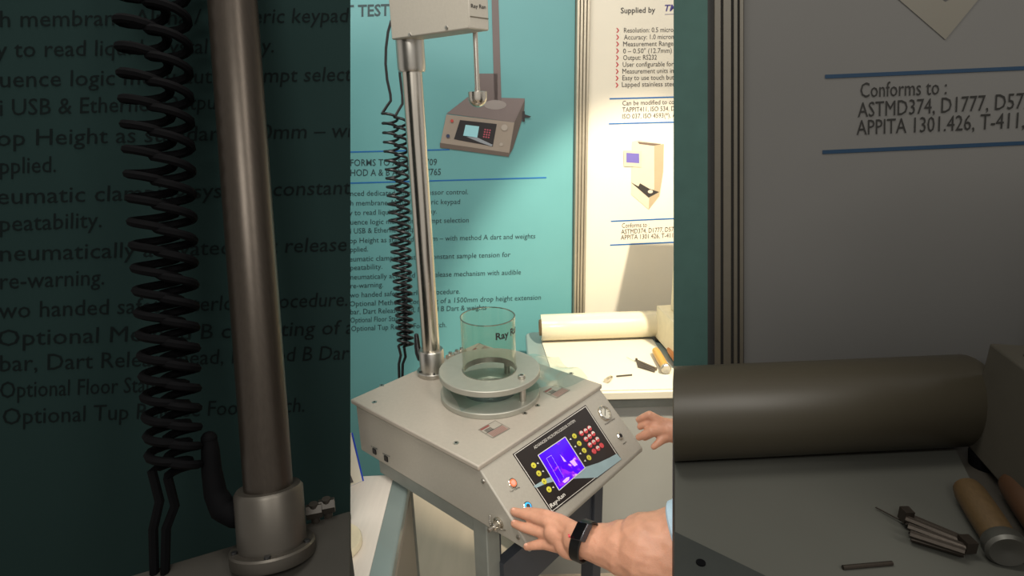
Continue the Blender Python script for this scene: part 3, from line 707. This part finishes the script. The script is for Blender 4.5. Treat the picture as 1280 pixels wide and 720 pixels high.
for a_, b_ in (((438.8, 592), (441.2, 601)), ): qd.poly([tri[1].lerp(tri[0], .0)+nrm_*.0006+leanv*.06, tri[1].lerp(tri[0], .25)+nrm_*.0006+leanv*.05, tri[1].lerp(tri[0], .12)+nrm_*.0006+leanv*.28, tri[1].lerp(tri[0], .0)+nrm_*.0006+leanv*.28], nrm_*.0003)
qd.build('print', grey_ink, sg)
dcn = Z(419, 684, tt+.002)
dk = thing('disc', dcn, 'cream round disc lying on the left counter beside the card', 'disc')
dr_ = (Z(452, 684, tt)-Z(419, 684, tt)).length
MB().lathe(dcn, (0, 0, 1), [(dr_*.95, 0.0006), (dr_, .004), (dr_, .015), (dr_*.96, .019), (dr_*.2, .019)], 56).build('plate', cream, dk)
MB().lathe(dcn, (0, 0, 1), [(dr_*.12, .019), (dr_*.12, .024), (dr_*.1, .025)], 24).build('hub', steel_b, dk)

# ---------------------------------------------------------------- person: two forearms and hands
def organic(name, chains, balls, m, parent, vox=.0022, smooth=6):
    mb = MB()
    for ch_ in chains:
        pts = [W(x, y, d) for x, y, d, r in ch_]; rs = [r*d/F for x, y, d, r in ch_]
        P_, R_ = [], []
        for i in range(len(pts)-1):
            n_ = max(2, int((pts[i+1]-pts[i]).length/.004))
            for q in range(n_): P_.append(pts[i].lerp(pts[i+1], q/n_)); R_.append(rs[i]+(rs[i+1]-rs[i])*q/n_)
        P_.append(pts[-1]); R_.append(rs[-1])
        mb.tube(P_, R_, 14); mb.ball(P_[0], R_[0], u=14, v=8); mb.ball(P_[-1], R_[-1], u=14, v=8)
        for i in range(1, len(pts)-1): mb.ball(pts[i], rs[i], u=14, v=8)
    for (x, y, d, rx, ry, rz, ang) in balls:
        c = W(x, y, d); s_ = d/F; a = math.radians(ang)
        ex = rt*math.cos(a)+up*math.sin(a); ey = -rt*math.sin(a)+up*math.cos(a)
        mb.ball(c, rx*s_, ex, ey, -fw, ry*s_, rz*s_, 24, 16)
    o = mb.build(name, m, parent)
    rm = o.modifiers.new('r', 'REMESH'); rm.mode = 'VOXEL'; rm.voxel_size = vox; rm.use_smooth_shade = True
    sm_ = o.modifiers.new('s', 'SMOOTH'); sm_.iterations = smooth; sm_.factor = .5
    dg = bpy.context.evaluated_depsgraph_get(); me2 = bpy.data.meshes.new_from_object(o.evaluated_get(dg))
    o.modifiers.clear(); old = o.data; o.data = me2; bpy.data.meshes.remove(old); me2.shade_smooth()
    if not me2.materials: me2.materials.append(m)
    return o
pe = thing('person', (.45, .9, 0), 'person in pale blue shirt reaching both hands to the tester, one wrist with black watch', 'person')
near = [
 # index, middle, ring, little, thumb
 [(658, 639, 1.122, 5.2), (668, 640.5, 1.105, 6.0), (682, 643.5, 1.085, 6.8), (700, 651, 1.065, 8.5), (722, 664, 1.03, 10)],
 [(642.5, 639.5, 1.132, 5.4), (654, 642.5, 1.115, 6.1), (667, 646.5, 1.098, 6.8), (684, 652, 1.075, 8), (722, 668, 1.035, 10)],
 [(643, 654.5, 1.125, 5.2), (654, 659, 1.105, 6.2), (667, 662.5, 1.092, 6.8), (684, 666, 1.075, 8.2), (722, 676, 1.035, 12)],
 [(658.5, 683.5, 1.095, 4.8), (668, 681.5, 1.085, 5.8), (680, 679.5, 1.078, 7.2), (695, 681, 1.065, 9.5), (722, 684, 1.035, 12)],
 [(690, 672, 1.12, 6), (704, 676, 1.10, 8), (720, 680, 1.06, 10)],
 # forearm
 [(722, 674, 1.035, 20), (738, 677, 1.02, 22.5), (755, 681, 1.01, 26), (780, 685, .995, 34), (810, 688, .98, 46), (850, 692, .972, 57), (862, 694, .97, 58)],
]
nb = [(703, 668, 1.062, 24, 17, 13, -12), (696, 659, 1.07, 14, 10, 9, -15), (712, 684, 1.05, 20, 15, 13, -20), (725, 677, 1.03, 18, 23, 16, -12)]
far_ = [
 [(798.5, 524.5, 1.40, 4.2), (805, 521, 1.385, 4.6), (812, 518.5, 1.375, 5.2), (826, 528, 1.375, 7), (842, 538, 1.375, 8)],
 [(800, 533.5, 1.395, 4.0), (806, 531.5, 1.385, 4.4), (814, 526, 1.38, 5.2), (828, 532, 1.375, 7), (842, 540, 1.375, 8)],
 [(798.5, 546.5, 1.39, 4.4), (806, 543.5, 1.375, 5.6), (815, 539, 1.365, 7), (830, 538, 1.37, 9), (842, 542, 1.375, 10)],
 [(806, 547.5, 1.395, 3.8), (812, 543.5, 1.385, 4.6), (822, 538, 1.385, 6), (834, 540, 1.385, 8)],
 [(817, 558.5, 1.355, 3.9), (822, 554.5, 1.355, 4.6), (828, 549, 1.36, 6), (842, 543, 1.37, 8)],
 [(840, 538, 1.375, 15), (850, 540, 1.37, 16.5), (900, 552, 1.33, 22)],
]
fbls = [(823, 531, 1.378, 13, 11.5, 9, -25), (832, 537, 1.375, 14, 15, 10, -20)]
arm1 = organic('near_forearm', near, nb, skin, pe)
arm2 = organic('far_forearm', far_, fbls, skin, pe)
# sleeve
def sleeve(c, d, ax, r, L_, par):
    p = W(*c, d); ax = Vector(ax).normalized()
    mb = MB(); mb.lathe(p, ax, [(r*.94, .006), (r*1.0, 0), (r*1.06, .004), (r*1.08, L_*.5), (r*1.1, L_), (r*1.04, L_), (r*1.0, .01)], 40, closed=True)
    mb.build('sleeve', cloth, par)
adir = (W(880, 692, .955)-W(780, 685, .995)).normalized()
sleeve((859, 693), .968, (adir+up*.40), .083, .035, pe)
sleeve((893, 551), 1.335, (W(900, 552, 1.33)-W(850, 540, 1.37)), .047, .12, pe)
# fingernails
for (x, y, d, q) in ((641.8, 637.2, 1.1255, 0), (642.3, 652.2, 1.1185, 0), (657.5, 681.3, 1.0885, 0)):
    c = W(x, y, d); MB().ball(c, .0042, rt, up, -fw, .0034, .0012, 12, 8).build('fingernail', mat('nail', (214, 160, 136), .35), arm1)
# watch
wa = thing('wristwatch', W(724, 672, 1.0), 'black smartwatch with wide black strap and red crown on near wrist', 'watch')
scq = [(722.4, 651.5), (735, 653.8), (725, 676), (712.2, 673)]
ds = [1.003, .988, .978, .992]
qs = [W(x, y, d) for (x, y), d in zip(scq, ds)]
nw = (qs[1]-qs[0]).cross(qs[3]-qs[0]).normalized()
if nw.dot(CAM-qs[0]) < 0: nw = -nw
case = MB().poly([q for q in qs], -nw*.010+ (rt*.004)).build('watch_case', mat('watch case grey', (70, 70, 74), .25, .6), wa, bevel=.002)
cq = sum(qs, Vector())/4
MB().poly([cq+(q-cq)*.93+nw*.0002 for q in qs], nw*.0009).build('glass', mat('watch glass', (14, 14, 16), .12), case)
cc = qs[3].lerp(qs[2], .0)+nw*-.004; MB().disc(W(712.5, 669.5, .988), -rt+up*-.3, .0028, .003, 14).build('crown', mat('red crown', (205, 40, 60), .4), case)
# strap: elliptical band
ctrw = W(730, 676.5, 1.012); axw = (W(745, 682, .99)-W(715, 670, 1.03)).normalized()
y_ = (up-axw*up.dot(axw)).normalized(); x_ = axw.cross(y_)
tilt = .36
mb = MB(); rings_ = []
for k_ in range(48):
    a = 2*math.pi*k_/48; ry_, rx_ = .0375, .0262
    rad = y_*math.cos(a)*ry_+x_*math.sin(a)*rx_; c = ctrw+rad+axw*(math.cos(a)*.010)
    o_ = rad.normalized()*.0016; wv = axw*.011
    rings_.append([c-wv, c-wv*.9+o_, c+wv*.9+o_, c+wv, c+wv-o_, c-wv-o_])
mb.rings(rings_, closed=True); mb.build('strap', black, wa)

# ================================================================ added left bay: centre objects copied larger, dimming in their colours
def bay_plane(xe, hd):
    e = ray(xe, 360); e.z = 0; e.normalize(); return Plane(e*hd, -e), e
LP, le = bay_plane(438, 1.14); lx = Vector((le.y, -le.x, 0))
cutn = ray(438, 0).cross(ray(438, 720)).normalized()          # plane of the panel's right-hand edge
if cutn.dot(rt) < 0: cutn = -cutn
lb = thing('banner', LP.at(200, 700), 'added enlarged copy of the teal banner, dimmed in colour, at far left in the foreground', 'banner')
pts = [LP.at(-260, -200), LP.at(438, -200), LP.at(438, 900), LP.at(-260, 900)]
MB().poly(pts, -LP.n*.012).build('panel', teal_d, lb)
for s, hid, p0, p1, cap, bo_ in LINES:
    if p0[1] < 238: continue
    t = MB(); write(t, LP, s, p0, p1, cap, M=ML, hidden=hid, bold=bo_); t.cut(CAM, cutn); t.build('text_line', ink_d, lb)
hz = 1.0
q0 = Z(160, 720, hz); q1 = Z(438, 638, hz); q2 = Z(438, 760, hz); q3 = Z(120, 800, hz)
qa = q0+(q0-q1)*.3
hs = thing('housing', (q0+q2)/2-Vector((0, 0, hz)), 'added pedestal, dimmed copy of the tester housing under the dark column at bottom left', 'housing')
MB().poly([qa, q1, q2, q3], (0, 0, -.012)).build('top_plate', mat('dimmed grey enamel', (40, 38, 34), .7, var=.04, spec=.2), hs, bevel=.003)  # tester grey, dimming included in the colour
MB().poly([qa.lerp(q2, .03)-Vector((0, 0, .012)), q1.lerp(q3, .02)-Vector((0, 0, .012)), q2.lerp(qa, .03)-Vector((0, 0, .012)), q3.lerp(q1, .03)-Vector((0, 0, .012))], (0, 0, -(hz-.012))).build('body', mat('dimmed grey enamel side', (30, 29, 27), .7), hs)
# column of the left bay: leaning copy of the tester column, dimmed
bb = Z(*ML(546, 466), hz); dl = (bb-CAM).dot(fw)
tp_ = W(*ML(528.6, 230), dl*1.0)
lc = thing('column', bb, 'dimmed steel column with flange, collar and black lever, added enlarged copy at left', 'column')
axl = (tp_-bb).normalized(); rl = 9.1*3.168*dl/F
column(lc, bb, axl, (tp_-bb).length*1.15, rl, steel_d, mat('dimmed brushed steel', (70, 66, 60), .42, .7, var=.05), 'tube')  # flange steel colour lowered to carry the dimming
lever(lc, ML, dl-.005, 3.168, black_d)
f_ = Z(*ML(563, 446), hz)
ft = MB()
for x, y in ((562, 448), (567, 446)):
    c = Z(*ML(x, y), hz+.02); ft.cyl(c-lx*.012, c+lx*.012, .012, seg=6); ft.cyl(Vector((c.x, c.y, hz)), c+Vector((0, 0, .014)), .007, seg=12)
ft.build('air_fitting', mat('dimmed fitting steel', (46, 42, 37), .5, .5), hs)  # fitting steel darkened to carry the bay's dimming
cc_ = thing('cable_copy', W(*ML(500, 474), .83), 'added enlarged copy of the coiled cables, before the dimmed teal banner', 'cable')
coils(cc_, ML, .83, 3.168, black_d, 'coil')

# ================================================================ added right bay: enlarged copy of the centre, darkened by colour
RP, re_ = bay_plane(842, 1.18); rx_ = Vector((re_.y, -re_.x, 0))
zr = 1.05
# panel built as three strips, teal, post and white
E_ = 842.0
rb = thing('panel_copy', RP.at(1060, 460), 'added panel, enlarged dimmed copy of the poster and teal edge, right foreground', 'panel')
MB().poly([RP.at(E_, -200), RP.at(884.5, -200), RP.at(884.5, 470), RP.at(E_, 470)], -RP.n*.012).build('teal_strip', teal_d2 if 'teal_d2' in globals() else mat('dimmed strip teal', (48, 72, 67), .75, spec=.2), rb)  # strip teal has the dimming worked into its colour
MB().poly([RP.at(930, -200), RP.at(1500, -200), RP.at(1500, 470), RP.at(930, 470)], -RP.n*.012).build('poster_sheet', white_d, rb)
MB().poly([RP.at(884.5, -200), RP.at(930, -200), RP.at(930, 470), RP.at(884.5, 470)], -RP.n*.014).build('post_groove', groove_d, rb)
for x0, x1 in ((893, 901), (904, 914), (917, 922), (924.5, 929.5)):
    MB().poly([RP.at(x0, -200, .008), RP.at(x1, -200, .008), RP.at(x1, 470, .008), RP.at(x0, 470, .008)], -RP.n*.01).build('post_rib', alu_d, rb, bevel=.001)
for s, p0, p1, cap, bo_ in CF:
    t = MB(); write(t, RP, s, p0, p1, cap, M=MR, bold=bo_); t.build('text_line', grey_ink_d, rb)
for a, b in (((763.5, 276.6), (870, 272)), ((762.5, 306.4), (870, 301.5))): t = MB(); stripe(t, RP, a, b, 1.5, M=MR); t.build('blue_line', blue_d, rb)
DP = [('instrument_print', (70, 66, 56), PIC[0][2]), ('printed_gap', (18, 16, 14), PIC[3][2])]
pic(RP, 'x', DP, rb, MR)
# counter
ctr_ = thing('counter', Vector((.8, .75, 0)), 'added counter, dimmed copy of the rear table, with board and roll, right foreground', 'counter')
b0 = Z(E_, 470, zr); 
k_ = re_*1.295
b0 = Vector((k_.x, k_.y, zr)); cb0 = b0
m0 = ray(E_, 440); m0.z = 0; m0.normalize()
lo0 = Z(E_, 462, zr); lo1 = Z(E_, 735, zr)
edge = [lo0, lo1, lo1+Vector((1.0, -.1, 0)), lo0+rx_*1.0]
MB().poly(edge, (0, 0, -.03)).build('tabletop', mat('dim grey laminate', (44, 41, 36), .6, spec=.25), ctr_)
for p_ in (lo1+Vector((.35, .08, 0)), lo1+Vector((.85, .05, 0)), lo0+rx_*.95-re_*.08, lo0+rx_*.5-re_*.08):
    MB().cyl((p_.x, p_.y, 0), (p_.x, p_.y, zr-.03), .02).build('leg', slate, ctr_)
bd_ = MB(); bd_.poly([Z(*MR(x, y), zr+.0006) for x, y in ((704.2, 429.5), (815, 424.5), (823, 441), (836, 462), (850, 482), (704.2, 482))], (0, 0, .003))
bd_.build('table_mat', paper_d, label='added dimmed copy of the white board on the foreground counter under the metal pins', cat='board')
film_roll(MR, zr+.0036, (704.5, 409.3), (819.5, 404.0), 18.2, (filmroll_d, mat('dim cardboard', (40, 33, 25), .8)), 'added enlarged dimmed copy of the film roll across the foreground counter at right', 3.168, True)
small_bits(MR, zr+.0036, 3.168, .77, steel_d, 'on the dimmed board copy, added right bay', None)
bobbin(MR, (819.5, 439), (833.5, 460.5), 5.9, zr+.0036, 3.168, .79, (gold_d, mat('dim silver cap', (66, 65, 60), .4, .6)), 'added enlarged dimmed copy of the gold thread bobbin with grey cap, right foreground', 'dimmed bobbin copies in the right foreground')
bobbin(MR, (838, 437), (852, 457), 6.2, zr+.0006, 3.168, .82, (mat('dim copper thread', (58, 38, 22), .5, .2), mat('dim silver cap', (66, 65, 60), .4, .6)), 'added dimmed copy of the copper thread bobbin cut by the right edge of the frame', 'dimmed bobbin copies in the right foreground')
i2 = thing('gauge_instrument', Z(1240, 560, zr), 'added dimmed copy of the cream instrument case with black foot at the far right edge', 'instrument')
g0_ = Z(*MR(818.5, 421.5), zr+.02); g1_ = Z(*MR(848, 455), zr+.02); gd = (g1_-g0_); gd.z = 0; gd.normalize(); gn = Vector((-gd.y, gd.x, 0))
if gn.x < 0: gn = -gn
hh2 = .185
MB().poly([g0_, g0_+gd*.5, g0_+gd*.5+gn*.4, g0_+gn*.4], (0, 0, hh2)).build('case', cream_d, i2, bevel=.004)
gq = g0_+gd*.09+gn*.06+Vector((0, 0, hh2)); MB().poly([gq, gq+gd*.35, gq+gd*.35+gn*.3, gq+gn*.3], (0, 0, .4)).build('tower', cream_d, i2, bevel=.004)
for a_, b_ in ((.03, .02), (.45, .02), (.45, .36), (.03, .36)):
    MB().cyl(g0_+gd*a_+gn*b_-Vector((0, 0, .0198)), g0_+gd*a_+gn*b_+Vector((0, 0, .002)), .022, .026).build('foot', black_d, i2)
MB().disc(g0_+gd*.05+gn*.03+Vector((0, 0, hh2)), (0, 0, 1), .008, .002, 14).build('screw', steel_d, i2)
pl0 = [Z(842.5, 664, zr+.018), Z(966, 724, zr+.018), Z(842.5, 724, zr+.018)]
gp = thing('plate_copy', Z(870, 700, zr+.0036), 'added dimmed copy of the tester plate corner with screw, lower left of the foreground counter', 'plate')
MB().poly(pl0, (0, 0, -.0142)).build('plate', mat('dim slate enamel', (34, 36, 34), .55, spec=.25), gp)
MB().disc(Z(876, 704, zr+.018), (0, 0, 1), .006, .0016, 14).build('screw', black_d, gp)
